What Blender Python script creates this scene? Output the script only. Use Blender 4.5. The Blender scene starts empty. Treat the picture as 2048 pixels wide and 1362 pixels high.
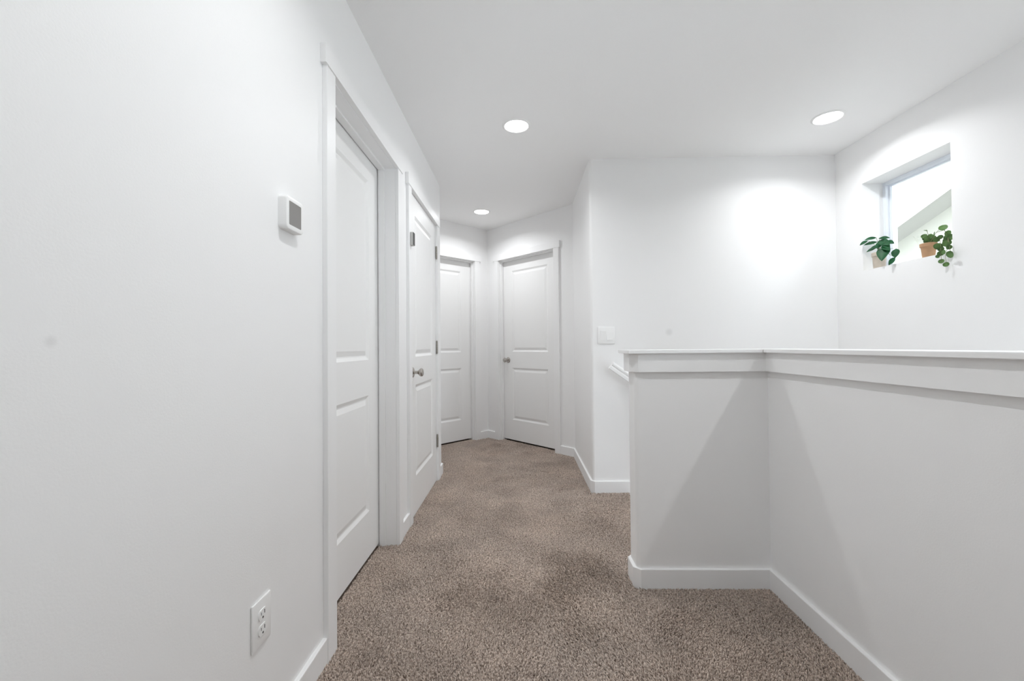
import bpy, bmesh, math, random
import numpy as np
from mathutils import Vector, Matrix

random.seed(7)
SC = bpy.context.scene
COL = SC.collection
PI = math.pi
S2 = math.sqrt(0.5)

# ------------------------------------------------------------------ materials
def new_mat(name):
    m = bpy.data.materials.new(name)
    m.use_nodes = True
    nt = m.node_tree
    return m, nt, nt.nodes["Principled BSDF"]

def plain(name, col, rough=0.5, metal=0.0, spec=0.5, bump=None, vary=None):
    """Principled material; bump=(scale, strength, distance) noise bump, vary=(scale, amount) slight colour mottling"""
    m, nt, b = new_mat(name)
    b.inputs["Base Color"].default_value = (*col, 1)
    b.inputs["Roughness"].default_value = rough
    b.inputs["Metallic"].default_value = metal
    b.inputs["Specular IOR Level"].default_value = spec
    tc = nt.nodes.new("ShaderNodeTexCoord")
    if bump:
        n = nt.nodes.new("ShaderNodeTexNoise")
        n.inputs["Scale"].default_value = bump[0]
        n.inputs["Detail"].default_value = 3.0
        nt.links.new(tc.outputs["Object"], n.inputs["Vector"])
        bp = nt.nodes.new("ShaderNodeBump")
        bp.inputs["Strength"].default_value = bump[1]
        bp.inputs["Distance"].default_value = bump[2]
        nt.links.new(n.outputs["Fac"], bp.inputs["Height"])
        nt.links.new(bp.outputs["Normal"], b.inputs["Normal"])
    if vary:
        n = nt.nodes.new("ShaderNodeTexNoise")
        n.inputs["Scale"].default_value = vary[0]
        nt.links.new(tc.outputs["Object"], n.inputs["Vector"])
        r = nt.nodes.new("ShaderNodeMapRange")
        r.inputs["From Min"].default_value = 0.25
        r.inputs["From Max"].default_value = 0.75
        r.inputs["To Min"].default_value = 1 - vary[1]
        r.inputs["To Max"].default_value = 1 + vary[1]
        nt.links.new(n.outputs["Fac"], r.inputs["Value"])
        mx = nt.nodes.new("ShaderNodeMix")
        mx.data_type = 'RGBA'
        mx.blend_type = 'MULTIPLY'
        mx.inputs["Factor"].default_value = 1
        mx.inputs["A"].default_value = (*col, 1)
        nt.links.new(r.outputs["Result"], mx.inputs["B"])
        nt.links.new(mx.outputs["Result"], b.inputs["Base Color"])
    return m

def smudge(mat, centre, radius, amount):
    """a soft round scuff on a painted wall, a mark of the wall itself"""
    nt = mat.node_tree
    b = nt.nodes["Principled BSDF"]
    tc = nt.nodes.new("ShaderNodeTexCoord")
    vm = nt.nodes.new("ShaderNodeVectorMath")
    vm.operation = 'DISTANCE'
    vm.inputs[1].default_value = centre
    nt.links.new(tc.outputs["Object"], vm.inputs[0])
    r = nt.nodes.new("ShaderNodeMapRange")
    r.interpolation_type = 'SMOOTHSTEP'
    r.inputs["From Min"].default_value = radius * 0.2
    r.inputs["From Max"].default_value = radius
    r.inputs["To Min"].default_value = amount
    r.inputs["To Max"].default_value = 0
    nt.links.new(vm.outputs["Value"], r.inputs["Value"])
    mx = nt.nodes.new("ShaderNodeMix")
    mx.data_type = 'RGBA'
    nt.links.new(r.outputs["Result"], mx.inputs["Factor"])
    if b.inputs["Base Color"].is_linked:
        nt.links.new(b.inputs["Base Color"].links[0].from_socket, mx.inputs["A"])
    else:
        mx.inputs["A"].default_value = b.inputs["Base Color"].default_value
    mx.inputs["B"].default_value = (0.25, 0.25, 0.25, 1)
    nt.links.new(mx.outputs["Result"], b.inputs["Base Color"])

WALL_C = (0.90, 0.90, 0.90)
M = {}
def wall_mat(name):
    return plain(name, WALL_C, rough=WALL_ROUGH, spec=WALL_SPEC, bump=(220, 0.10, 0.002))
WALL_ROUGH, WALL_SPEC = 0.48, 0.28
M['wall'] = wall_mat('wall_paint')
M['wall_stair'] = wall_mat('wall_paint_back')
smudge(M['wall_stair'], (1.084, 3.10, 1.168), 0.036, 0.14)
M['wall_left'] = wall_mat('wall_paint_left')
smudge(M['wall_left'], (-0.677, 0.596, 1.087), 0.012, 0.12)
M['ceiling'] = plain('ceiling_paint', (0.94, 0.94, 0.94), rough=0.7, spec=0.3, bump=(160, 0.12, 0.003))
M['trim'] = plain('trim_paint', (0.90, 0.90, 0.90), rough=0.42, spec=0.4)
M['door'] = plain('door_paint', (0.885, 0.885, 0.88), rough=0.42, spec=0.4, bump=(300, 0.04, 0.001))
M['plastic'] = plain('white_plastic', (0.90, 0.90, 0.895), rough=0.30, spec=0.5)
M['screen'] = plain('grey_screen', (0.265, 0.255, 0.245), rough=0.45, spec=0.3)
M['slot'] = plain('dark_slot', (0.03, 0.03, 0.03), rough=0.6)
M['nickel'] = plain('satin_nickel', (0.50, 0.47, 0.44), rough=0.26, metal=1.0)
M['hinge'] = plain('dull_nickel', (0.36, 0.34, 0.31), rough=0.42, metal=1.0)
M['silver'] = plain('silver_plastic', (0.55, 0.55, 0.53), rough=0.4, metal=0.3)
M['black'] = plain('black_plastic', (0.012, 0.012, 0.012), rough=0.3)
M['vinyl'] = plain('window_vinyl', (0.80, 0.84, 0.90), rough=0.35)
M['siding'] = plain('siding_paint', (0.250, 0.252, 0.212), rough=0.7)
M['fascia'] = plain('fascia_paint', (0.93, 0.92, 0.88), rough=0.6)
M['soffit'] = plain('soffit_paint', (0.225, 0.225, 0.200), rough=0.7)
M['shingle'] = plain('roof_shingle', (0.75, 0.74, 0.72), rough=0.9, vary=(14, 0.1))
M['ground'] = plain('gravel', (0.80, 0.80, 0.78), rough=0.9, vary=(3, 0.2))
M['pot_cream'] = plain('cream_clay', (0.58, 0.51, 0.43), rough=0.8, bump=(120, 0.1, 0.001), vary=(30, 0.08))
M['pot_terra'] = plain('terracotta', (0.50, 0.30, 0.17), rough=0.8, bump=(120, 0.1, 0.001), vary=(30, 0.12))
M['soil'] = plain('potting_soil', (0.05, 0.035, 0.025), rough=0.95, bump=(150, 0.6, 0.004))
M['leaf_dark'] = plain('dark_leaf', (0.008, 0.075, 0.024), rough=0.5, spec=0.25, vary=(40, 0.35))
M['leaf_olive'] = plain('olive_leaf', (0.085, 0.165, 0.050), rough=0.5, spec=0.25, vary=(28, 0.55))
M['stem'] = plain('plant_stem', (0.16, 0.17, 0.07), rough=0.6)
M['stair_carpet'] = plain('stair_carpet', (0.48, 0.41, 0.36), rough=0.95, bump=(250, 0.5, 0.006))
M['lower_floor'] = plain('lower_floor', (0.62, 0.60, 0.57), rough=0.6)
M['backing'] = plain('carpet_backing', (0.19, 0.145, 0.115), rough=0.95)

def carpet_mat():
    m, nt, b = new_mat('carpet_yarn')
    b.inputs["Roughness"].default_value = 0.9
    b.inputs["Specular IOR Level"].default_value = 0.1
    b.inputs["Sheen Weight"].default_value = 0.15
    b.inputs["Sheen Roughness"].default_value = 0.5
    tc = nt.nodes.new("ShaderNodeTexCoord")
    n = nt.nodes.new("ShaderNodeTexNoise")
    n.inputs["Scale"].default_value = 120
    n.inputs["Detail"].default_value = 1
    nt.links.new(tc.outputs["Object"], n.inputs["Vector"])
    cr = nt.nodes.new("ShaderNodeValToRGB")
    cr.color_ramp.elements[0].position = 0.30
    cr.color_ramp.elements[0].color = (0.28, 0.212, 0.168, 1)
    cr.color_ramp.elements[1].position = 0.68
    cr.color_ramp.elements[1].color = (0.80, 0.67, 0.58, 1)
    nt.links.new(n.outputs["Fac"], cr.inputs["Fac"])
    # broad soft patches of nap shading put into the yarn colour
    n2 = nt.nodes.new("ShaderNodeTexNoise")
    n2.inputs["Scale"].default_value = 3.2
    n2.inputs["Detail"].default_value = 4
    n2.inputs["Roughness"].default_value = 0.6
    nt.links.new(tc.outputs["Object"], n2.inputs["Vector"])
    r2 = nt.nodes.new("ShaderNodeMapRange")
    r2.inputs["From Min"].default_value = 0.35
    r2.inputs["From Max"].default_value = 0.65
    r2.inputs["To Min"].default_value = 0.83
    r2.inputs["To Max"].default_value = 1.08
    nt.links.new(n2.outputs["Fac"], r2.inputs["Value"])
    mx = nt.nodes.new("ShaderNodeMix")
    mx.data_type = 'RGBA'
    mx.blend_type = 'MULTIPLY'
    mx.inputs["Factor"].default_value = 1
    nt.links.new(cr.outputs["Color"], mx.inputs["A"])
    nt.links.new(r2.outputs["Result"], mx.inputs["B"])
    nt.links.new(mx.outputs["Result"], b.inputs["Base Color"])
    return m
M['carpet'] = carpet_mat()

LAMP_W = 5.0                    # watts of light from each LED
LAMP_SPREAD = 150
LAMP_R = 0.034                  # bright middle of the LED lens
def lamp_mat(name, strength):
    m = bpy.data.materials.new(name)
    m.use_nodes = True
    nt = m.node_tree
    nt.nodes.clear()
    e = nt.nodes.new("ShaderNodeEmission")
    e.inputs["Color"].default_value = (0.985, 0.99, 1.0, 1)
    e.inputs["Strength"].default_value = strength
    o = nt.nodes.new("ShaderNodeOutputMaterial")
    nt.links.new(e.outputs[0], o.inputs[0])
    return m
M['lamp'] = lamp_mat('led_lens', 9.0)

def glass_mat():
    m = bpy.data.materials.new('window_glass')
    m.use_nodes = True
    nt = m.node_tree
    nt.nodes.clear()
    t = nt.nodes.new("ShaderNodeBsdfTransparent")
    t.inputs["Color"].default_value = (0.98, 0.98, 0.98, 1)
    g = nt.nodes.new("ShaderNodeBsdfGlossy")
    g.inputs["Roughness"].default_value = 0.02
    f = nt.nodes.new("ShaderNodeFresnel")
    f.inputs["IOR"].default_value = 1.25
    mx = nt.nodes.new("ShaderNodeMixShader")
    o = nt.nodes.new("ShaderNodeOutputMaterial")
    nt.links.new(f.outputs[0], mx.inputs[0])
    nt.links.new(t.outputs[0], mx.inputs[1])
    nt.links.new(g.outputs[0], mx.inputs[2])
    nt.links.new(mx.outputs[0], o.inputs[0])
    return m
M['glass'] = glass_mat()

# ------------------------------------------------------------------ mesh helpers
def link(name, bm, mat, parent=None, smooth=False, matrix=None):
    bmesh.ops.recalc_face_normals(bm, faces=bm.faces[:])
    me = bpy.data.meshes.new(name)
    bm.to_mesh(me)
    bm.free()
    if smooth:
        me.polygons.foreach_set("use_smooth", [True] * len(me.polygons))
        me.set_sharp_from_angle(angle=math.radians(40))
    me.materials.append(mat)
    o = bpy.data.objects.new(name, me)
    COL.objects.link(o)
    if parent:
        o.parent = parent
    if matrix is not None:
        o.matrix_world = matrix
    return o

def structure(o):
    o['kind'] = 'structure'
    return o

def tag(o, label, cat, group=None, kind=None):
    o['label'] = label
    o['category'] = cat
    if group:
        o['group'] = group
    if kind:
        o['kind'] = kind
    return o

def empty(name, loc, matrix=None):
    o = bpy.data.objects.new(name, None)
    o.empty_display_size = 0.05
    COL.objects.link(o)
    if matrix is not None:
        o.matrix_world = matrix
    else:
        o.location = loc
    return o

def box(bm, x0, x1, y0, y1, z0, z1, bevel=0.0, seg=2):
    vs = [bm.verts.new(p) for p in ((x0, y0, z0), (x1, y0, z0), (x1, y1, z0), (x0, y1, z0),
                                    (x0, y0, z1), (x1, y0, z1), (x1, y1, z1), (x0, y1, z1))]
    fs = [bm.faces.new([vs[i] for i in f]) for f in ((0, 3, 2, 1), (4, 5, 6, 7), (0, 1, 5, 4), (1, 2, 6, 5), (2, 3, 7, 6), (3, 0, 4, 7))]
    if bevel > 0:
        es = set(e for f in fs for e in f.edges)
        bmesh.ops.bevel(bm, geom=list(es), offset=bevel, segments=seg, affect='EDGES', profile=0.5)

def prism(bm, pts, z0, z1):
    lo = [bm.verts.new((p[0], p[1], z0)) for p in pts]
    hi = [bm.verts.new((p[0], p[1], z1)) for p in pts]
    bm.faces.new(lo[::-1])
    bm.faces.new(hi)
    n = len(pts)
    for i in range(n):
        j = (i + 1) % n
        bm.faces.new((lo[i], lo[j], hi[j], hi[i]))

def fillet(pts, radii, seg=8):
    """round the named corners of a plan outline"""
    out = []
    n = len(pts)
    for i, p in enumerate(pts):
        r = radii.get(i, 0)
        if r == 0:
            out.append(p)
            continue
        p = Vector(p)
        a = (Vector(pts[i - 1]) - p).normalized()
        b = (Vector(pts[(i + 1) % n]) - p).normalized()
        h = a.angle(b) / 2
        d = r / math.tan(h)
        c = p + (a + b).normalized() * (r / math.sin(h))
        s, e = p + a * d - c, p + b * d - c
        a0 = math.atan2(s.y, s.x)
        a1 = math.atan2(e.y, e.x)
        da = (a1 - a0 + PI) % (2 * PI) - PI
        for k in range(seg + 1):
            t = a0 + da * k / seg
            out.append((c.x + r * math.cos(t), c.y + r * math.sin(t)))
    return out

def offset_path(path, t):
    """offset an open plan path to its left by t with mitred joints"""
    P = [Vector(p) for p in path]
    out = []
    for i, p in enumerate(P):
        ns = []
        if i > 0:
            d = (p - P[i - 1]).normalized()
            ns.append(Vector((-d.y, d.x)))
        if i < len(P) - 1:
            d = (P[i + 1] - p).normalized()
            ns.append(Vector((-d.y, d.x)))
        if len(ns) == 1:
            out.append(p + ns[0] * t)
        else:
            m = (ns[0] + ns[1]).normalized()
            out.append(p + m * (t / max(0.3, m.dot(ns[0]))))
    return out

def ribbon(bm, path, t, z0, z1, ease=0.0):
    """a board running along a wall path; ease rounds its upper outer edge"""
    A = [Vector(p) for p in path]
    prof = [(0, z0), (t, z0)]
    if ease > 0:
        prof += [(t, z1 - ease), (t - ease * 0.3, z1 - ease * 0.3), (t - ease, z1)]
    else:
        prof += [(t, z1)]
    prof += [(0, z1)]
    rows = []
    for (d, z) in prof:
        q = A if d == 0 else offset_path(path, d)
        rows.append([bm.verts.new((v.x, v.y, z)) for v in q])
    k = len(prof)
    for i in range(k):
        j = (i + 1) % k
        for s in range(len(A) - 1):
            bm.faces.new((rows[i][s], rows[i][s + 1], rows[j][s + 1], rows[j][s]))
    bm.faces.new([rows[i][0] for i in range(k)])
    bm.faces.new([rows[i][-1] for i in range(k)][::-1])

def lathe(bm, prof, seg=32, axis='z', off=(0, 0, 0)):
    """revolve (radius, height) pairs; axis z or y"""
    rings = []
    for (r, h) in prof:
        ring = []
        if r < 1e-6:
            co = (0, 0, h) if axis == 'z' else (0, h, 0)
            ring = [bm.verts.new((co[0] + off[0], co[1] + off[1], co[2] + off[2]))]
        else:
            for k in range(seg):
                a = 2 * PI * k / seg
                c, s = r * math.cos(a), r * math.sin(a)
                co = (c, s, h) if axis == 'z' else (c, h, s)
                ring.append(bm.verts.new((co[0] + off[0], co[1] + off[1], co[2] + off[2])))
        rings.append(ring)
    for a, b in zip(rings, rings[1:]):
        if len(a) == 1 and len(b) == 1:
            continue
        for k in range(seg):
            j = (k + 1) % seg
            if len(a) == 1:
                bm.faces.new((a[0], b[k], b[j]))
            elif len(b) == 1:
                bm.faces.new((a[k], a[j], b[0]))
            else:
                bm.faces.new((a[k], a[j], b[j], b[k]))

def tube(bm, pts, r0, r1=None, seg=6):
    r1 = r0 if r1 is None else r1
    P = [Vector(p) for p in pts]
    rings = []
    for i, p in enumerate(P):
        d = (P[min(i + 1, len(P) - 1)] - P[max(i - 1, 0)]).normalized()
        u = d.orthogonal().normalized()
        w = d.cross(u)
        r = r0 + (r1 - r0) * i / max(1, len(P) - 1)
        rings.append([bm.verts.new(p + u * r * math.cos(2 * PI * k / seg) + w * r * math.sin(2 * PI * k / seg)) for k in range(seg)])
    for a, b in zip(rings, rings[1:]):
        for k in range(seg):
            j = (k + 1) % seg
            bm.faces.new((a[k], a[j], b[j], b[k]))
    bm.faces.new(rings[0][::-1])
    bm.faces.new(rings[-1])

# ------------------------------------------------------------------ plan of the hall (metres, camera at x=0 y=0, y down the hall)
XL, YE = -0.677, 3.592          # left wall face and the end of that wall
ZC = 2.4457                     # ceiling
XR, YH, XH = 1.091, 1.890, 0.506  # half wall: hall side face, front face, free end
HT = 0.118                      # half wall thickness
HZ, HB, HA = 1.0525, 1.0371, 0.9556  # cap top, cap underside, apron bottom
XB, YB = 0.517, 3.100           # corner of the hall with the stair back wall
XW = 2.298                      # window wall
XK, YK = 0.517, 4.0795          # corner where the angled door wall starts
FX, FY = -0.3819, 4.978         # far corner between the angled doors
BBH, BBT = 0.0906, 0.014
YBACK = -1.6
LOW = -2.2                      # floor at the foot of the stairs
R = 0.02                        # bullnose corners

def frame_matrix(origin, xdir, ndir):
    m = Matrix.Identity(4)
    m.col[0][:3] = (xdir[0], xdir[1], 0)
    m.col[1][:3] = (ndir[0], ndir[1], 0)
    m.col[2][:3] = (0, 0, 1)
    m.col[3][:3] = (origin[0], origin[1], 0)
    return m

# ------------------------------------------------------------------ shell
WT = 0.125
def wall(name, parts, mat='wall'):
    bm = bmesh.new()
    for p in parts:
        if p[0] == 'box':
            box(bm, *p[1:])
        else:
            prism(bm, *p[1:])
    return structure(link(name, bm, M[mat]))

D1 = (1.505, 2.283)             # near side door opening
D2 = (2.576, 3.379)             # closet door opening
JT = 0.018                      # jamb thickness
DH = 2.051                      # head of the openings
y1a, y1b, y2a, y2b = D1[0] - JT, D1[1] + JT, D2[0] - JT, D2[1] + JT
endL = fillet([(XL, y2b), (XL, YE), (-1.95, YE), (-1.95, YE - WT), (XL - WT, YE - WT), (XL - WT, y2b)], {1: R})
wall('wall_left', [('box', XL - WT, XL, YBACK, y1a, 0, ZC), ('box', XL - WT, XL, y1b, y2a, 0, ZC),
                   ('box', XL - WT, XL, y1a, y1b, DH + JT, ZC), ('box', XL - WT, XL, y2a, y2b, DH + JT, ZC),
                   ('prism', endL, 0, ZC)], 'wall_left')

# walls beside the stair opening
hallR = fillet([(XB, YK + 0.06), (XB, YB), (XB + 0.14, YB), (XB + 0.14, YK + 0.2)], {1: R})
wall('wall_hall_right', [('prism', hallR, 0, ZC)])
wall('wall_back', [('box', XB + 0.14, XW, YB, YB + 0.14, LOW, ZC), ('box', XB + 0.02, XB + 0.14, YB, YB + 0.14, LOW, -0.3)], 'wall_stair')

# window wall
WY0, WY1, WZ0, WZ1 = 2.281, 2.865, 1.559, 2.142
WTH = 0.23
BY0, BY1, BZ0, BZ1 = -0.90, 1.45, -1.90, 1.52   # opening for the unseen larger window added as daylight fill
wall('wall_right', [('box', XW, XW + WTH, YBACK, BY0, LOW, ZC), ('box', XW, XW + WTH, BY1, WY0, LOW, ZC),
                    ('box', XW, XW + WTH, BY0, BY1, LOW, BZ0), ('box', XW, XW + WTH, BY0, BY1, BZ1, ZC),
                    ('box', XW, XW + WTH, WY1, YB + 0.2, LOW, ZC),
                    ('box', XW, XW + WTH, WY0, WY1, LOW, WZ0), ('box', XW, XW + WTH, WY0, WY1, WZ1, ZC)])

# angled walls round the far corner, each with a door
A4 = frame_matrix((FX + S2 * 1.2708, FY - S2 * 1.2708), (-S2, S2), (-S2, -S2))   # x runs towards the far corner
L4 = 1.2708
O4 = (L4 - 1.0294, L4 - 0.204)
A3 = frame_matrix((FX, FY), (-S2, -S2), (S2, -S2))                               # x runs away from the far corner
L3 = 1.97
O3 = (0.204, 1.0294)
def angled_wall(name, mat, length, o, ext0, ext1):
    bm = bmesh.new()
    box(bm, -ext0, o[0] - JT, -WT, 0, 0, ZC)
    box(bm, o[1] + JT, length + ext1, -WT, 0, 0, ZC)
    box(bm, o[0] - JT, o[1] + JT, -WT, 0, DH + JT, ZC)
    return structure(link(name, bm, M['wall'], matrix=mat))
angled_wall('wall_far_right', A4, L4, O4, 0.0, 0.12)
angled_wall('wall_far_left', A3, L3, O3, 0.0, 0.0)

# half wall round the stairwell
hw_end = fillet([(XR, YH), (XR, YH + HT), (XH, YH + HT), (XH, YH)], {2: R, 3: R})
wall('wall_half_front', [('prism', hw_end, 0, HB), ('box', XH + 0.05, XR, YH, YH + HT, LOW, -0.001)])
wall('wall_half_side', [('box', XR, XR + HT, YBACK, YH + HT, LOW, HB)])

# outer walls that close the house in
OX0, OX1, OY1 = -2.05, XW + WTH, 6.2
wall('wall_near', [('box', OX0 - 0.1, OX1, YBACK - 0.12, YBACK, LOW, ZC)])
wall('wall_outer_left', [('box', OX0 - 0.1, OX0, YBACK, OY1, 0, ZC)])
wall('wall_outer_far', [('box', OX0 - 0.1, OX1, OY1, OY1 + 0.1, 0, ZC)])
wall('wall_outer_right', [('box', XW + 0.02, OX1, YB + 0.2, OY1, 0, ZC)])

bm = bmesh.new()
box(bm, OX0 - 0.1, OX1, YBACK - 0.12, OY1 + 0.1, ZC, ZC + 0.12)
structure(link('ceiling', bm, M['ceiling']))

# floor slab with the stairwell left open, and the lower floor
SX = 0.785                      # top nosing of the stairs
bm = bmesh.new()
for (x0, x1, y0, y1) in ((OX0 - 0.1, XR + HT, YBACK - 0.12, YH + HT), (OX0 - 0.1, SX, YH + HT, YB), (OX0 - 0.1, OX1, YB, OY1 + 0.1)):
    box(bm, x0, x1, y0, y1, -0.28, 0.0)
structure(link('floor', bm, M['backing']))
bm = bmesh.new()
box(bm, SX - 0.1, OX1, YBACK - 0.12, YB + 0.14, LOW - 0.1, LOW)
structure(link('floor_lower', bm, M['lower_floor']))

# stairs: down to the right, a landing, then back beside the half wall
bm = bmesh.new()
rise, run = 0.18, 0.254
x = SX
for i in range(1, 4):
    box(bm, x, x + run, YH + HT, YB, -rise * i - 0.30, -rise * i, 0.012)
    x += run
zl = -rise * 4
box(bm, x, XW, YH + HT, YB, zl - 0.25, zl, 0.012)
y = YH + HT
k = 0
z = zl
while z - rise > LOW + 0.05:
    z -= rise
    box(bm, XR + HT, XW, y - run, y, z - 0.3 if z - 0.3 > LOW else LOW, z, 0.012)
    y -= run
structure(tag(link('staircase', bm, M['stair_carpet']), 'carpeted staircase going down behind the white half wall', 'stairs'))

# ------------------------------------------------------------------ carpet pile
def carpet():
    rng = np.random.default_rng(3)
    def field(P, s, seed):
        r = np.random.default_rng(seed)
        v = np.zeros(len(P))
        for _ in range(7):
            a = r.uniform(0, 2 * PI)
            f = s * r.uniform(0.6, 1.7)
            w = P[:, 0] * math.cos(a) * f + P[:, 1] * math.sin(a) * f + r.uniform(0, 6.3)
            v += np.sin(w + 1.3 * np.sin(0.7 * f * (P[:, 0] * math.sin(a) - P[:, 1] * math.cos(a)) + r.uniform(0, 6.3)))
        return v / 3.0
    def grid(x0, x1, y0, y1, d):
        nx, ny = int((x1 - x0) / d), int((y1 - y0) / d)
        gx, gy = np.meshgrid(np.arange(nx), np.arange(ny))
        P = np.stack([gx.ravel(), gy.ravel()], 1).astype(float)
        P[:, 0] += 0.5 * (P[:, 1] % 2)
        P = (P + rng.uniform(-0.45, 0.45, P.shape)) * d
        P[:, 0] += x0 + d / 2
        P[:, 1] += y0 + d / 2
        return P
    d = 0.0047
    P = grid(-1.75, 1.08, 0.70, 5.0, d)
    xx, yy = P[:, 0], P[:, 1]
    n4 = (xx - FX) * -S2 + (yy - FY) * -S2
    n3 = (xx - FX) * S2 + (yy - FY) * -S2
    s4 = (xx - FX) * S2 - (yy - FY) * S2
    s3 = -(xx - FX) * S2 - (yy - FY) * S2
    in4 = (s4 > 0.205) & (s4 < 1.028)
    in3 = (s3 > 0.205) & (s3 < 1.028)
    recess = (yy > D1[0] + 0.003) & (yy < D1[1] - 0.003) & (xx > XL - 0.094)
    closet = (yy > D2[0] + 0.003) & (yy < D2[1] - 0.003) & (xx > XL - 0.022)
    ok = (xx > XL + 0.013) | recess | closet | (yy > YE + 0.013)
    ok &= (xx < XB - 0.013) | (yy < YB - 0.013)
    ok &= ~((yy > YH - 0.013) & (yy < YH + HT + 0.013) & (xx > XH - 0.013))
    ok &= ~((yy > YH + HT - 0.02) & (xx > SX - 0.004))
    ok &= (n4 > np.where(in4, -0.058, 0.015)) & (n3 > np.where(in3, -0.058, 0.015))
    P = P[ok]
    D = np.full(len(P), d)
    n = len(P)
    # the nap leans in drifting patches, as feet and the vacuum leave it
    ang = 1.57 + 1.1 * field(P, 4.5, 11) + 0.8 * field(P, 13.0, 18) + rng.normal(0, 0.85, n)
    lean = np.clip(0.65 + 0.35 * field(P, 5.0, 12), 0.05, 1.3) + rng.normal(0, 0.22, n)
    hgt = 0.0100 + 0.0008 * field(P, 60.0, 13) + rng.normal(0, 0.0012, n)
    # small gaps where the yarn parts, more of them where the pile is trodden
    part = field(P * [1.0, 1.5], 190.0, 14) + 0.5 * field(P, 420.0, 15) + rng.normal(0, 0.25, n)
    trod = 1.1 * field(P, 6.0, 16) + 0.55 * field(P, 17.0, 17)
    hgt = np.where(part > 0.98 - 0.62 * trod, hgt * 0.22, hgt)
    rad = D * rng.uniform(0.50, 0.72, n)
    dx, dy = np.cos(ang) * lean, np.sin(ang) * lean
    ph = rng.uniform(0, 2 * PI, n)
    V = np.zeros((n, 7, 3))
    for k in range(3):
        a = ph + 2 * PI * k / 3
        V[:, k, 0] = P[:, 0] + np.cos(a) * rad
        V[:, k, 1] = P[:, 1] + np.sin(a) * rad
        V[:, k, 2] = 0.0
        V[:, 3 + k, 0] = P[:, 0] + np.cos(a + 0.5) * rad * 0.85 + dx * hgt * 0.45
        V[:, 3 + k, 1] = P[:, 1] + np.sin(a + 0.5) * rad * 0.85 + dy * hgt * 0.45
        V[:, 3 + k, 2] = hgt * 0.66
    V[:, 6, 0] = P[:, 0] + dx * hgt
    V[:, 6, 1] = P[:, 1] + dy * hgt
    V[:, 6, 2] = hgt
    tri = np.array([[0, 1, 4], [0, 4, 3], [1, 2, 5], [1, 5, 4], [2, 0, 3], [2, 3, 5], [3, 4, 6], [4, 5, 6], [5, 3, 6]])
    F = (tri[None] + (np.arange(n) * 7)[:, None, None]).reshape(-1)
    me = bpy.data.meshes.new('carpet')
    me.vertices.add(n * 7)
    me.vertices.foreach_set('co', V.reshape(-1))
    nf = n * 9
    me.loops.add(nf * 3)
    me.loops.foreach_set('vertex_index', F.astype(np.int32))
    me.polygons.add(nf)
    me.polygons.foreach_set('loop_start', np.arange(0, nf * 3, 3, dtype=np.int32))
    me.polygons.foreach_set('use_smooth', np.ones(nf, bool))
    me.update(calc_edges=True)
    me.materials.append(M['carpet'])
    o = bpy.data.objects.new('carpet', me)
    COL.objects.link(o)
    tag(o, 'taupe brown cut pile carpet covering the whole hall floor', 'carpet', kind='stuff')
carpet()

# ------------------------------------------------------------------ doors
PANEL_Z = ((0.247, 0.832), (1.012, 1.927))
def make_door(name, w, face_y, matrix, zb=0.022, zt=2.047):
    """two-panel moulded door in its opening: x across, y towards the hall, z up; matrix sits at the opening's x=0"""
    T = 0.035
    st = 0.139
    bm = bmesh.new()
    x0, x1 = 0.003, w - 0.003
    xs = [x0, x0 + st, x1 - st, x1]
    zs = [zb, PANEL_Z[0][0], PANEL_Z[0][1], PANEL_Z[1][0], PANEL_Z[1][1], zt]
    def q(*pts):
        bm.faces.new([bm.verts.new(p) for p in pts])
    rings = ((0.0, 0.0), (0.016, -0.0085), (0.022, -0.0090), (0.046, -0.0022))
    for sgn, fy in ((1, face_y), (-1, face_y - T)):
        for i in range(3):
            for j in range(5):
                if i == 1 and j in (1, 3):
                    a, b, c, d = xs[1], xs[2], zs[j], zs[j + 1]
                    prev = None
                    for (ins, dep) in rings:
                        y = fy + sgn * dep
                        cur = [(a + ins, y, c + ins), (b - ins, y, c + ins), (b - ins, y, d - ins), (a + ins, y, d - ins)]
                        if prev:
                            for k in range(4):
                                l = (k + 1) % 4
                                q(prev[k], prev[l], cur[l], cur[k])
                        prev = cur
                    q(*prev)
                else:
                    q((xs[i], fy, zs[j]), (xs[i + 1], fy, zs[j]), (xs[i + 1], fy, zs[j + 1]), (xs[i], fy, zs[j + 1]))
    for (a, b) in (((x0, zb), (x1, zb)), ((x1, zb), (x1, zt)), ((x1, zt), (x0, zt)), ((x0, zt), (x0, zb))):
        q((a[0], face_y, a[1]), (b[0], face_y, b[1]), (b[0], face_y - T, b[1]), (a[0], face_y - T, a[1]))
    bmesh.ops.remove_doubles(bm, verts=bm.verts[:], dist=1e-5)
    return structure(link(name, bm, M['door'], matrix=matrix))

def make_frame(name, w, matrix, stop_y, depth=WT, cw=0.068, head=0.0664, over=0.015, sill_cut=None):
    """jambs, stops and flat casing round an opening of width w"""
    bm = bmesh.new()
    ct, ht = 0.018, 0.022
    y0 = -depth
    box(bm, -JT, 0, y0, 0.0, 0, DH)
    box(bm, w, w + JT, y0, 0.0, 0, DH)
    box(bm, -JT, w + JT, y0, 0.0, DH, DH + JT)
    if stop_y is not None:
        s = 0.011
        a, b = stop_y
        box(bm, 0, s, a, b, 0, DH - s)
        box(bm, w - s, w, a, b, 0, DH - s)
        box(bm, 0, w, a, b, DH - s, DH)
    rv = 0.003
    box(bm, -rv - cw, -rv, 0, ct, 0, DH + rv, 0.0015)
    box(bm, w + rv, w + rv + cw, 0, ct, 0, DH + rv, 0.0015)
    box(bm, -rv - cw - over, w + rv + cw + over, 0, ht, DH + rv, DH + rv + head, 0.0015)
    return structure(link(name, bm, M['trim'], matrix=matrix))

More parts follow.
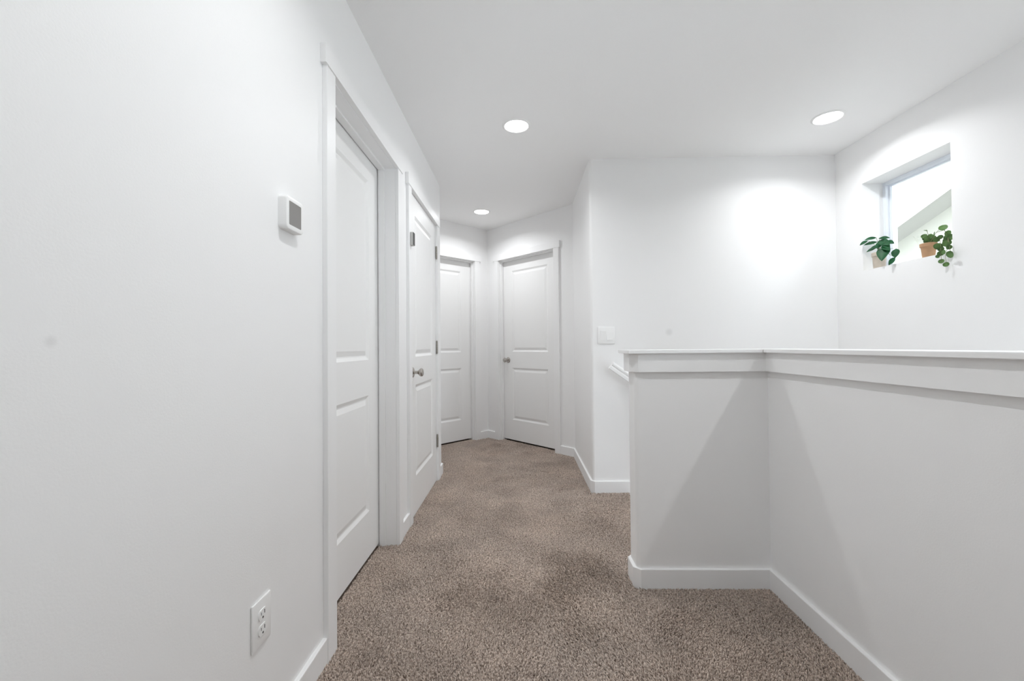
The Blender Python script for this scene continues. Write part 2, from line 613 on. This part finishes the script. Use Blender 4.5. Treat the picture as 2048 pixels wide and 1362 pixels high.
def knob(door, x, z, y):
    """round knob on its rosette, a part of the door, standing out along +y"""
    bm = bmesh.new()
    lathe(bm, [(0, 0.030), (0.010, 0.030), (0.0115, 0.034), (0.018, 0.040), (0.0245, 0.047), (0.0265, 0.054), (0.0245, 0.061), (0.017, 0.066), (0.008, 0.068), (0, 0.0683)], axis='y')
    lathe(bm, [(0.0105, 0.004), (0.0105, 0.036)], axis='y', seg=24)
    k = link('door_knob', bm, M['nickel'], parent=door, smooth=True)
    k.location = (x, y, z)
    k['label'] = 'satin nickel round knob'
    bm = bmesh.new()
    lathe(bm, [(0, 0.010), (0.012, 0.010), (0.020, 0.0085), (0.029, 0.005), (0.0325, 0.002), (0.033, 0.0), (0, 0.0)], axis='y')
    r = link('rosette', bm, M['nickel'], parent=k, smooth=True)
    r['label'] = 'satin nickel round back plate'
    return k

def hinge(door, x, z, y):
    bm = bmesh.new()
    for i in range(5):
        a = -0.048 + i * 0.0192
        lathe(bm, [(0, a + 0.0003), (0.0062, a + 0.0003), (0.0068, a + 0.0012), (0.0068, a + 0.018), (0.0062, a + 0.0189), (0, a + 0.0189)], seg=16)
    lathe(bm, [(0, 0.048), (0.0050, 0.048), (0.0055, 0.051), (0, 0.053)], seg=16)
    lathe(bm, [(0, -0.053), (0.0055, -0.051), (0.0050, -0.048), (0, -0.048)], seg=16)
    box(bm, -0.020, 0.0, -0.0045, -0.0020, -0.047, 0.047)
    h = link('hinge', bm, M['hinge'], parent=door, smooth=True)
    h.location = (x, y, z)
    h['label'] = 'dull nickel hinge barrel'
    return h

# left wall frames: x runs from the far side towards the camera
m1 = frame_matrix((XL, D1[1]), (0, -1), (1, 0))
w1 = D1[1] - D1[0]
make_frame('trim_1', w1, m1, (-0.089, -0.056))
d1 = make_door('door_1', w1, -0.096, m1, zb=0.019)
knob(d1, w1 - 0.07, 0.915, -0.096)

m2 = frame_matrix((XL, D2[1]), (0, -1), (1, 0))
w2 = D2[1] - D2[0]
make_frame('trim_2', w2, m2, (-0.075, -0.038))
d2 = make_door('door_2', w2, -0.001, m2, zb=0.011)
knob(d2, w2 - 0.072, 0.915, -0.001)
for z in (1.832, 1.072, 0.325):
    hinge(d2, 0.001, z, 0.008)

m4 = A4 @ Matrix.Translation((O4[0], 0, 0))
w4 = O4[1] - O4[0]
make_frame('trim_4', w4, m4, (-0.056, -0.025))
d4 = make_door('door_4', w4, -0.061, m4)
knob(d4, w4 - 0.078, 0.918, -0.061)

m3 = A3 @ Matrix.Translation((O3[0], 0, 0))
w3 = O3[1] - O3[0]
make_frame('trim_3', w3, m3, (-0.056, -0.025))
d3 = make_door('door_3', w3, -0.061, m3)
knob(d3, w3 - 0.078, 0.918, -0.061)

# ------------------------------------------------------------------ baseboards (the wall side is on the right of each path, the room on its left)
def baseboard(name, path):
    bm = bmesh.new()
    ribbon(bm, path, BBT, 0.0, BBH, ease=0.003)
    return structure(link(name, bm, M['trim']))
CO = 0.068 + 0.003
ch = 0.011
baseboard('baseboard_left', [(XL, D1[0] - CO), (XL, YBACK)])
baseboard('baseboard_left_middle', [(XL, D2[0] - CO), (XL, D1[1] + CO)])
baseboard('baseboard_left_end', [(-1.7, YE), (XL - R, YE), (XL, YE - R), (XL, D2[1] + CO)])
def on4(s, n=0):
    return (FX + S2 * s - S2 * n, FY - S2 * s - S2 * n)
def on3(s, n=0):
    return (FX - S2 * s + S2 * n, FY - S2 * s - S2 * n)
baseboard('baseboard_far_corner', [on4(O4 and 0.204 - CO), (FX, FY), on3(0.204 - CO)])
baseboard('baseboard_far_left', [on3(1.0294 + CO), on3(1.9)])
baseboard('baseboard_hall_right', [(SX + 0.02, YB), (XB + R, YB), (XB, YB + R), (XB, YK), on4(1.0294 + CO)])
baseboard('baseboard_half_wall', [(XR, YBACK), (XR, YH), (XH + R, YH), (XH, YH + R), (XH, YH + HT - R), (XH + R, YH + HT), (SX, YH + HT)])

# skirt board beside the stairs, on the back wall
bm = bmesh.new()
pts = [(SX, -0.03), (SX, BBH), (SX + 0.012, BBH), (SX + 0.80, BBH - 0.80 * 0.709), (XW, BBH - 0.80 * 0.709), (XW, -0.74), (SX + 0.76, -0.74), (SX + 0.02, -0.20)]
fr = [bm.verts.new((p[0], YB - 0.0145, p[1])) for p in pts]
bk = [bm.verts.new((p[0], YB, p[1])) for p in pts]
bm.faces.new(fr)
bm.faces.new(bk[::-1])
for i in range(len(pts)):
    j = (i + 1) % len(pts)
    bm.faces.new((fr[i], fr[j], bk[j], bk[i]))
structure(link('trim_5', bm, M['trim']))
# white nosing board at the top of the stairs
bm = bmesh.new()
box(bm, SX - 0.012, SX + 0.018, YH + HT + 0.015, YB - 0.02, -0.16, 0.006, 0.003)
structure(link('trim_6', bm, M['trim']))

# ------------------------------------------------------------------ half wall cap and apron
CE = 0.042
def cap(name, pts):
    bm = bmesh.new()
    prism(bm, pts, HB, HZ)
    bmesh.ops.bevel(bm, geom=[e for e in bm.edges if abs(e.verts[0].co.z - e.verts[1].co.z) < 1e-6], offset=0.0015, segments=2, affect='EDGES')
    return structure(link(name, bm, M['trim']))
a = XR - CE
b = XR + HT + CE
c = YH - CE
d = YH + HT + CE
cap('trim_7', [(XH - 0.035, c), (a - 0.0008, c), (b - 0.0008, d), (XH - 0.035, d)])
cap('trim_8', [(a + 0.0008, YBACK), (b + 0.0008, YBACK), (b + 0.0008, d), (a + 0.0008, c)])
bm = bmesh.new()
AT = 0.021
ribbon(bm, [(XR, YBACK), (XR, YH), (XH + R, YH), (XH, YH + R), (XH, YH + HT - R), (XH + R, YH + HT), (XR + HT, YH + HT), (XR + HT, YBACK)], AT, HA, HB)
structure(link('trim_9', bm, M['trim']))

# ------------------------------------------------------------------ window
wf = bmesh.new()
FXa, FXb = XW + 0.137, XW + 0.205
fw = 0.022
box(wf, FXa, FXb, WY0, WY0 + fw, WZ0, WZ1, 0.002)
box(wf, FXa, FXb, WY1 - fw, WY1, WZ0, WZ1, 0.002)
box(wf, FXa, FXb, WY0 + fw, WY1 - fw, WZ0, WZ0 + fw, 0.002)
box(wf, FXa, FXb, WY0 + fw, WY1 - fw, WZ1 - fw, WZ1, 0.002)
win = structure(link('window_1', wf, M['vinyl']))
bm = bmesh.new()
sa, sb = XW + 0.160, XW + 0.185
sw = 0.006
i0, i1, k0, k1 = WY0 + fw, WY1 - fw, WZ0 + fw, WZ1 - fw
box(bm, sa, sb, i0, i0 + sw, k0, k1)
box(bm, sa, sb, i1 - sw, i1, k0, k1)
box(bm, sa, sb, i0 + sw, i1 - sw, k0, k0 + sw)
box(bm, sa, sb, i0 + sw, i1 - sw, k1 - sw, k1)
link('glazing_bead', bm, M['vinyl'], parent=win)
bm = bmesh.new()
box(bm, XW + 0.170, XW + 0.174, i0 + sw, i1 - sw, k0 + sw, k1 - sw)
link('glass_pane', bm, M['glass'], parent=win)

# unseen larger window beside the camera, added and sized for daylight fill
bm = bmesh.new()
ym = (BY0 + BY1) / 2
for (y0, y1, z0, z1) in ((BY0, BY0 + 0.04, BZ0, BZ1), (BY1 - 0.04, BY1, BZ0, BZ1), (BY0 + 0.04, BY1 - 0.04, BZ0, BZ0 + 0.04), (BY0 + 0.04, BY1 - 0.04, BZ1 - 0.04, BZ1),
                         (BY0 + 0.04, BY1 - 0.04, -0.45, -0.25), (ym - 0.02, ym + 0.02, BZ0 + 0.04, BZ1 - 0.04)):
    box(bm, FXa, FXb, y0, y1, z0, z1, 0.002)
win_fill = structure(link('window_fill', bm, M['vinyl']))
for (y0, y1) in ((BY0 + 0.04, ym - 0.02), (ym + 0.02, BY1 - 0.04)):
    bm = bmesh.new()
    box(bm, XW + 0.170, XW + 0.174, y0, y1, BZ0 + 0.04, BZ1 - 0.04)
    link('glass_pane', bm, M['glass'], parent=win_fill)

# ------------------------------------------------------------------ recessed lights
def light_proto():
    t = empty('recessed_light', (0, 0, ZC))
    bm = bmesh.new()
    lathe(bm, [(0.072, -0.004), (0.076, -0.0065), (0.084, -0.0045), (0.088, -0.001), (0.088, 0.0), (0.072, 0.0), (0.072, -0.004)], seg=64)
    link('trim_ring', bm, M['plastic'], parent=t, smooth=True)
    bm = bmesh.new()
    lathe(bm, [(0, -0.010), (LAMP_R, -0.0093), (0.055, -0.0070), (0.068, -0.0045), (0.072, -0.003)], seg=48)
    l = link('lens', bm, M['lamp'], parent=t, smooth=True)
    l['label'] = 'glowing white round lens'
    d = bpy.data.lights.new('led', 'AREA')
    d.shape = 'DISK'
    d.size = 2 * LAMP_R
    d.energy = LAMP_W
    d.spread = math.radians(LAMP_SPREAD)
    d.color = (0.965, 0.982, 1.0)
    lo = bpy.data.objects.new('led', d)
    COL.objects.link(lo)
    lo.parent = t
    lo.location = (0, 0, -0.0115)
    return t
proto = light_proto()
GR = 'round recessed ceiling lights'
spots = [(-0.012, 2.609, 'round recessed ceiling light over the middle of the hall, largest of the two in line'),
         (-0.382, 4.268, 'small distant recessed ceiling light in front of the two angled doors'),
         (1.878, 2.582, 'bright recessed ceiling light over the stairs near the window wall'),
         (0.0, 0.95, 'recessed ceiling light over the hall beside the near side door'),
         (1.83, 0.92, 'recessed ceiling light over the lower flight of the stairs'),
         (1.83, -0.74, 'added fill light built as a recessed ceiling light, out of view over the stairs')]  # last one is unseen, added to brighten the near end
for i, (x, y, lab) in enumerate(spots):
    o = proto
    if i:
        o = proto.copy()
        COL.objects.link(o)
        for chd in list(proto.children):
            q = chd.copy()
            q.parent = o
            COL.objects.link(q)
    o.location = (x, y, ZC)
    tag(o, lab, 'ceiling light', GR)

# ------------------------------------------------------------------ fittings on the walls
# thermostat on the left wall; local x towards the camera, y off the wall
tm = frame_matrix((XL, 1.260), (0, -1), (1, 0))
tm.translation.z = 1.413
t = empty('thermostat', None, matrix=tm)
bm = bmesh.new()
W_ = 0.093
H_ = 0.095
out = fillet([(0, 0), (W_, 0), (W_, H_), (0, H_)], {0: 0.012, 1: 0.012, 2: 0.012, 3: 0.012}, seg=6)
scr = fillet([(0.0135, 0.0135), (0.0795, 0.0135), (0.0795, 0.0815), (0.0135, 0.0815)], {0: 0.003, 1: 0.003, 2: 0.003, 3: 0.003}, seg=6)
def shrink(pts, d):
    cx, cz = W_ / 2, H_ / 2
    return [(cx + (p[0] - cx) * (1 - 2 * d / W_), cz + (p[1] - cz) * (1 - 2 * d / H_)) for p in pts]
levels = [(out, -0.002), (out, 0.0215), (shrink(out, 0.0012), 0.0240), (shrink(out, 0.0035), 0.0250), (scr, 0.0250), (scr, 0.0240)]
rows = [[bm.verts.new((p[0], yy, p[1])) for p in pp] for pp, yy in levels]
n = len(out)
for ra, rb in zip(rows, rows[1:]):
    for k in range(n):
        j = (k + 1) % n
        bm.faces.new((ra[k], ra[j], rb[j], rb[k]))
bm.faces.new(rows[0][::-1])
bm.faces.new(rows[-1])
link('housing', bm, M['plastic'], parent=t, smooth=True)
bm = bmesh.new()
fa = [bm.verts.new((p[0], 0.0244, p[1])) for p in scr]
fb = [bm.verts.new((p[0], 0.0238, p[1])) for p in scr]
bm.faces.new(fa)
bm.faces.new(fb[::-1])
for k in range(n):
    j = (k + 1) % n
    bm.faces.new((fa[k], fa[j], fb[j], fb[k]))
s = link('screen', bm, M['screen'], parent=t)
s['label'] = 'blank grey display'
tag(t, 'square white thermostat with blank grey screen on the left wall', 'thermostat')

# duplex outlet
om = frame_matrix((XL, 1.125), (0, -1), (1, 0))
om.translation.z = 0.311
t = empty('wall_outlet', None, matrix=om)
bm = bmesh.new()
box(bm, 0, 0.079, 0, 0.0055, 0, 0.120, 0.003, 3)
link('cover_plate', bm, M['plastic'], parent=t, smooth=True)
for zc in (0.0795, 0.0405):
    bm = bmesh.new()
    pts = []
    for k in range(40):
        a = 2 * PI * k / 40
        pts.append((0.0395 + 0.0172 * math.cos(a), max(-0.0135, min(0.0135, 0.0172 * math.sin(a))) + zc))
    fa = [bm.verts.new((p[0], 0.0078, p[1])) for p in pts]
    fb = [bm.verts.new((p[0], 0.0045, p[1])) for p in pts]
    bm.faces.new(fa)
    for k in range(40):
        j = (k + 1) % 40
        bm.faces.new((fa[k], fa[j], fb[j], fb[k]))
    rc = link('receptacle', bm, M['plastic'], parent=t)
    bm = bmesh.new()
    box(bm, 0.0315, 0.0338, 0.0070, 0.0081, zc - 0.001, zc + 0.0085)
    box(bm, 0.0455, 0.0474, 0.0070, 0.0081, zc + 0.000, zc + 0.0075)
    lathe(bm, [(0, 0.0081), (0.0028, 0.0081), (0.0028, 0.0070), (0, 0.0070)], seg=16, axis='y', off=(0.0395, 0, zc - 0.0078))
    sl = link('slots', bm, M['slot'], parent=rc)
    sl['label'] = 'dark plug slots'
bm = bmesh.new()
lathe(bm, [(0, 0.0066), (0.0022, 0.0062), (0.0028, 0.0050), (0, 0.0050)], seg=16, axis='y', off=(0.0395, 0, 0.060))
link('screw', bm, M['plastic'], parent=t, smooth=True)
tag(t, 'white double power outlet low on the left wall', 'outlet')

# two-gang rocker switch on the back wall
sm = frame_matrix((0.690, YB), (-1, 0), (0, -1))
sm.translation.z = 1.085
t = empty('light_switch', None, matrix=sm)
bm = bmesh.new()
box(bm, 0, 0.124, 0, 0.006, 0, 0.124, 0.003, 3)
link('cover_plate', bm, M['plastic'], parent=t, smooth=True)
for x0, tilt in ((0.0175, 1), (0.0640, -1)):
    bm = bmesh.new()
    ya, yb, ym = (0.0105, 0.0050, 0.0075) if tilt > 0 else (0.0060, 0.0098, 0.0072)
    za, zm, zb = 0.030, 0.062, 0.094
    sec = [(za, 0.003), (za, ya), (zm, ym), (zb, yb), (zb, 0.003)]
    L_ = [bm.verts.new((x0, yy, zz)) for zz, yy in sec]
    R_ = [bm.verts.new((x0 + 0.042, yy, zz)) for zz, yy in sec]
    for k in range(5):
        j = (k + 1) % 5
        bm.faces.new((L_[k], L_[j], R_[j], R_[k]))
    bm.faces.new(L_[::-1])
    bm.faces.new(R_)
    link('rocker', bm, M['plastic'], parent=t)
tag(t, 'white double rocker light switch on the wall beside the stairs', 'light switch')

# small sensor on the closet door casing
zm_ = frame_matrix((XL + 0.018, 2.562), (0, -1), (1, 0))
zm_.translation.z = 1.690
t = empty('door_sensor', None, matrix=zm_)
bm = bmesh.new()
box(bm, 0, 0.038, 0, 0.0195, 0, 0.080, 0.004, 3)
link('housing', bm, M['silver'], parent=t, smooth=True)
bm = bmesh.new()
box(bm, 0.0015, 0.0365, 0.0185, 0.0215, 0.002, 0.078, 0.0015, 2)
f = link('face', bm, M['black'], parent=t)
f['label'] = 'black front face'
tag(t, 'small grey box with a black face on the closet door frame', 'sensor')

# handrail on the back wall
t = empty('handrail', (0.70, 3.03, 0.88))
bm = bmesh.new()
sl_ = 0.709
dirv = Vector((1, 0, -sl_)).normalized()
up = Vector((sl_, 0, 1)).normalized()
prof = [(-0.018, -0.026), (0.018, -0.026), (0.018, -0.006), (0.0145, -0.002), (0.0145, 0.003), (0.018, 0.007), (0.019, 0.018), (0.014, 0.027), (0.004, 0.031), (-0.004, 0.031), (-0.014, 0.027), (-0.019, 0.018), (-0.018, 0.007), (-0.0145, 0.003), (-0.0145, -0.002), (-0.018, -0.006)]
base = Vector((-0.055, 0, 0.052))
ends = []
for tt in (0.0, 1.55):
    ends.append([bm.verts.new(base + dirv * tt + Vector((0, p[0], 0)) + up * p[1]) for p in prof])
for k in range(len(prof)):
    j = (k + 1) % len(prof)
    bm.faces.new((ends[0][k], ends[0][j], ends[1][j], ends[1][k]))
bm.faces.new(ends[0])
bm.faces.new(ends[1][::-1])
link('rail', bm, M['trim'], parent=t)
for tt in (0.25, 1.25):
    bm = bmesh.new()
    p = base + dirv * tt - up * 0.026
    tube(bm, [p, p + Vector((0, 0.004, -0.03)), p + Vector((0, 0.03, -0.055)), p + Vector((0, 0.069, -0.06))], 0.006, seg=10)
    lathe(bm, [(0, 0.064), (0.022, 0.066), (0.024, 0.070), (0, 0.070)], seg=24, axis='y', off=(p.x, p.y, p.z - 0.06))
    bkt = link('bracket', bm, M['nickel'], parent=t, smooth=True)
    bkt['label'] = 'nickel wall bracket'
tag(t, 'white wooden handrail sloping down the stairs on the back wall', 'handrail')

# ------------------------------------------------------------------ plants on the window sill
def leaf(bm, p0, p1, width, nrm, cup=0.18, droop=0.12, shape='oval'):
    """a leaf blade from p0 (stalk) to p1 (tip); nrm is roughly its upper side"""
    p0, p1 = Vector(p0), Vector(p1)
    ax = p1 - p0
    L = ax.length
    ax.normalize()
    side = ax.cross(Vector(nrm)).normalized()
    up_ = side.cross(ax).normalized()
    N, Wn = 9, 4
    rows = []
    for sgn in (0.0004, -0.0004):
        g = []
        for i in range(N + 1):
            s = i / N
            if shape == 'round':
                w = math.sqrt(max(0, 1 - (2 * s - 1) ** 2))
            elif shape == 'heart':
                w = (math.sin(PI * min(1, s ** 0.62))) ** 0.8
            else:
                w = math.sin(PI * s ** 0.85) ** 0.9
            w = max(w, 0.03) * width / 2
            row = []
            for k in range(-Wn, Wn + 1):
                u = k / Wn
                c = p0 + ax * (L * s) + side * (w * u) + up_ * (cup * w * u * u - droop * L * (s - 0.35) ** 2 + sgn + 0.0006 * (1 - abs(u)) * -1)
                row.append(bm.verts.new(c))
            g.append(row)
        rows.append(g)
    for q, g in enumerate(rows):
        for i in range(N):
            for k in range(2 * Wn):
                f = (g[i][k], g[i][k + 1], g[i + 1][k + 1], g[i + 1][k])
                bm.faces.new(f if q == 0 else f[::-1])
    A_, B_ = rows
    for i in range(N):
        bm.faces.new((A_[i][0], A_[i + 1][0], B_[i + 1][0], B_[i][0]))
        bm.faces.new((A_[i][-1], B_[i][-1], B_[i + 1][-1], A_[i + 1][-1]))

def pot(parent, r0, r1, h, mat):
    bm = bmesh.new()
    lathe(bm, [(0, 0), (r0 * 0.97, 0), (r0, 0.003), (r1 - 0.003, h * 0.74), (r1 - 0.002, h * 0.76), (r1 + 0.001, h * 0.765), (r1 + 0.002, h * 0.98), (r1, h), (r1 - 0.005, h), (r1 - 0.0065, h * 0.9), (0, h * 0.86)], seg=40)
    o = link('pot', bm, mat, parent=parent, smooth=True)
    bm = bmesh.new()
    lathe(bm, [(r1 - 0.007, h * 0.90), (r1 * 0.5, h * 0.925), (0, h * 0.93)], seg=32)
    link('soil', bm, M['soil'], parent=parent, smooth=True)
    return o

# left plant: dark pointed leaves in a cream pot
cx, cy, cz = 2.343, 2.792, WZ0
t = empty('potted_plant', (cx, cy, cz))
o = pot(t, 0.031, 0.038, 0.105, M['pot_cream'])
o['label'] = 'cream clay pot'
loc = Vector((cx, cy, cz))
leaves = [((2.352, 2.822, 1.770), (2.300, 2.852, 1.764), 0.030, (-0.62, -0.45, 0.62), 'oval'),
          ((2.310, 2.840, 1.756), (2.265, 2.850, 1.727), 0.026, (-0.6, -0.5, 0.6), 'oval'),
          ((2.345, 2.806, 1.738), (2.282, 2.838, 1.726), 0.032, (-0.62, -0.45, 0.62), 'oval'),
          ((2.352, 2.806, 1.746), (2.312, 2.680, 1.690), 0.050, (-0.75, -0.45, 0.5), 'oval'),
          ((2.360, 2.765, 1.731), (2.358, 2.698, 1.702), 0.034, (-0.65, -0.45, 0.6), 'oval'),
          ((2.315, 2.716, 1.680), (2.272, 2.692, 1.592), 0.070, (-0.8, -0.5, 0.3), 'heart'),
          ((2.312, 2.632, 1.654), (2.295, 2.622, 1.594), 0.042, (-0.8, -0.5, 0.3), 'oval'),
          ((2.295, 2.622, 1.598), (2.272, 2.642, 1.554), 0.030, (-0.8, -0.5, 0.3), 'oval'),
          ((2.340, 2.775, 1.706), (2.290, 2.800, 1.690), 0.034, (-0.7, -0.4, 0.55), 'oval'),
          ((2.330, 2.795, 1.700), (2.285, 2.822, 1.676), 0.026, (-0.7, -0.4, 0.55), 'oval'),
          ((2.330, 2.748, 1.704), (2.295, 2.660, 1.652), 0.042, (-0.75, -0.45, 0.5), 'oval'),
          ((2.350, 2.800, 1.760), (2.366, 2.738, 1.748), 0.028, (-0.62, -0.5, 0.62), 'oval'),
          ((2.335, 2.780, 1.722), (2.318, 2.720, 1.696), 0.048, (-0.75, -0.45, 0.5), 'heart'),
          ((2.342, 2.772, 1.728), (2.300, 2.752, 1.684), 0.044, (-0.75, -0.45, 0.5), 'heart'),
          ((2.332, 2.735, 1.718), (2.310, 2.690, 1.672), 0.044, (-0.75, -0.45, 0.5), 'heart')]
bm = bmesh.new()
for a, b_, w, nn, sh in leaves:
    leaf(bm, Vector(a) - loc, Vector(b_) - loc, w, nn, shape=sh)
fo = link('foliage', bm, M['leaf_dark'], parent=t, smooth=True)
fo['label'] = 'dark green pointed leaves'
bm = bmesh.new()
for a, b_, w, nn, sh in leaves:
    root = Vector((random.uniform(-.012, .012), random.uniform(-.012, .012), 0.094))
    e = Vector(a) - loc
    mid = root.lerp(e, 0.5) + Vector((0, 0, 0.018))
    tube(bm, [root, root.lerp(mid, .6), mid, mid.lerp(e, .6), e], 0.0016, 0.0010)
link('stem', bm, M['stem'], parent=t, smooth=True)
tag(t, 'dark green leafy plant in a cream pot, left on the window sill', 'potted plant', 'potted plants on the window sill')

# right plant: trailing round leaves in a terracotta pot
cx, cy = 2.343, 2.460
t = empty('potted_plant', (cx, cy, cz))
o = pot(t, 0.027, 0.036, 0.084, M['pot_terra'])
o['label'] = 'terracotta pot'
loc = Vector((cx, cy, cz))
rounds = [(2.330, 2.361, 1.706, 0.040), (2.330, 2.335, 1.669, 0.034), (2.320, 2.322, 1.642, 0.044), (2.310, 2.322, 1.613, 0.040), (2.300, 2.361, 1.603, 0.044),
          (2.310, 2.378, 1.644, 0.030), (2.285, 2.333, 1.558, 0.030), (2.280, 2.310, 1.560, 0.028), (2.276, 2.272, 1.540, 0.044), (2.280, 2.324, 1.514, 0.028),
          (2.275, 2.294, 1.491, 0.028), (2.330, 2.400, 1.652, 0.030), (2.290, 2.290, 1.582, 0.028), (2.320, 2.368, 1.656, 0.026), (2.300, 2.345, 1.585, 0.030),
          (2.285, 2.300, 1.600, 0.030), (2.282, 2.345, 1.545, 0.022), (2.325, 2.350, 1.630, 0.026)]
rounds += [(2.335 + 0.022 * math.cos(k * 2.4) * (0.4 + 0.06 * k), 2.447 + 0.024 * math.sin(k * 2.4) * (0.4 + 0.06 * k), 1.652 + 0.0035 * k, 0.030) for k in range(11)]
bm = bmesh.new()
bs = bmesh.new()
prev = None
for i, (x, y, z, dd) in enumerate(rounds):
    c = Vector((x, y, z)) - loc
    nn = Vector((-0.75, -0.35, 0.55)) + Vector((random.uniform(-.4, .4), random.uniform(-.4, .4), random.uniform(-.4, .4)))
    dn = Vector((random.uniform(-.25, .25), random.uniform(-.5, .5), -1)).normalized()
    leaf(bm, c - dn * dd * 0.45, c + dn * dd * 0.45, dd * 0.95, nn, cup=0.12, droop=0.05, shape='round')
for (path, r_) in (([(2.333, 2.445, 1.640), (2.328, 2.410, 1.668), (2.320, 2.372, 1.648), (2.305, 2.350, 1.600), (2.285, 2.332, 1.558), (2.280, 2.322, 1.512)], 0.0013),
                   ([(2.333, 2.445, 1.640), (2.330, 2.400, 1.690), (2.326, 2.350, 1.690), (2.318, 2.324, 1.640), (2.292, 2.300, 1.592), (2.280, 2.300, 1.540), (2.276, 2.294, 1.492)], 0.0013),
                   ([(2.318, 2.324, 1.640), (2.292, 2.290, 1.590), (2.278, 2.274, 1.545)], 0.0012),
                   ([(2.330, 2.400, 1.690), (2.331, 2.370, 1.712)], 0.0010),
                   ([(2.333, 2.452, 1.640), (2.334, 2.450, 1.690), (2.332, 2.458, 1.722)], 0.0012)):
    tube(bs, [Vector(p) - loc for p in path], r_, r_ * 0.8)
leaf(bm, Vector((2.332, 2.452, 1.712)) - loc, Vector((2.326, 2.470, 1.722)) - loc, 0.012, (-.3, 0, 1), shape='oval')
fo = link('foliage', bm, M['leaf_olive'], parent=t, smooth=True)
fo['label'] = 'round olive green trailing leaves'
link('stem', bs, M['stem'], parent=t, smooth=True)
tag(t, 'trailing plant with round leaves in a terracotta pot, right on the window sill', 'potted plant', 'potted plants on the window sill')

# ------------------------------------------------------------------ the neighbouring house outside the window
hx = 6.95
t = empty('neighbour_house', (hx, 5.0, LOW - 0.4))
o0 = Vector((hx, 5.0, LOW - 0.4))
sl = 0.364
def rake(y):
    return 3.0 + (7.586 - y) * sl
bm = bmesh.new()
ya, yb = 11.0, -1.0
pts = [(ya, LOW - 0.4), (yb, LOW - 0.4), (yb, rake(yb)), (ya, rake(ya))]
pts = pts[:2] + [(yb, rake(yb) + 0.035), (ya, rake(ya) + 0.035)]
fr = [bm.verts.new(Vector((hx, p[0], p[1])) - o0) for p in pts]
bk = [bm.verts.new(Vector((hx + 3, p[0], p[1])) - o0) for p in pts]
bm.faces.new(fr)
bm.faces.new(bk[::-1])
for i in range(4):
    j = (i + 1) % 4
    bm.faces.new((fr[i], fr[j], bk[j], bk[i]))
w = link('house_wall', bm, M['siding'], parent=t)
w['label'] = 'pale grey green wall'
def slanted(x0, x1, dz0, dz1):
    bm = bmesh.new()
    vs = []
    for (yy) in (ya + 0.3, yb):
        for xx in (x0, x1):
            for dz in (dz0, dz1):
                vs.append(bm.verts.new(Vector((xx, yy, rake(yy) + dz)) - o0))
    idx = ((0, 1, 3, 2), (4, 6, 7, 5), (0, 4, 5, 1), (2, 3, 7, 6), (0, 2, 6, 4), (1, 5, 7, 3))
    for f in idx:
        bm.faces.new([vs[i] for i in f])
    return bm
f = link('fascia', slanted(6.50, 6.53, 0.0, 0.15), M['fascia'], parent=t)
f['label'] = 'white rake board'
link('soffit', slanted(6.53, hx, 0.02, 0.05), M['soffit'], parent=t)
link('roof', slanted(6.46, hx + 3, 0.15, 0.20), M['shingle'], parent=t)
tag(t, 'pale neighbouring house with sloping eave seen through the window', 'house')
bm = bmesh.new()
box(bm, 2.6, 14, -8, 16, LOW - 0.6, LOW - 0.4)
structure(link('floor_outside', bm, M['ground']))

# ------------------------------------------------------------------ daylight
world = bpy.data.worlds.new('sky')
SC.world = world
world.use_nodes = True
bg = world.node_tree.nodes["Background"]
bg.inputs["Color"].default_value = (0.85, 0.925, 1.0, 1)
bg.inputs["Strength"].default_value = 6.0

# ------------------------------------------------------------------ camera
cam = bpy.data.cameras.new('camera')
co = bpy.data.objects.new('camera', cam)
COL.objects.link(co)
cam.sensor_width = 36.0
cam.sensor_fit = 'HORIZONTAL'
cam.lens = 845.0 / 2048.0 * 36.0
cam.clip_start = 0.02
r_ = Vector((0.99976717, 0.01975348, -0.00868338))
u_ = Vector((0.0089496, -0.01342886, 0.99986978))
f_ = Vector((-0.0196343, 0.99971469, 0.01360252))
mw = Matrix.Identity(4)
mw.col[0][:3] = r_
mw.col[1][:3] = u_
mw.col[2][:3] = -f_
mw.col[3][:3] = (0, 0, 1.0745)
co.matrix_world = mw
SC.camera = co

SC.view_settings.view_transform = 'Standard'
SC.view_settings.look = 'None'
SC.view_settings.exposure = 0.20
SC.view_settings.gamma = 1.0
SC.view_settings.use_curve_mapping = False
SC.cycles.max_bounces = 16
SC.cycles.diffuse_bounces = 10
SC.cycles.use_denoising = True
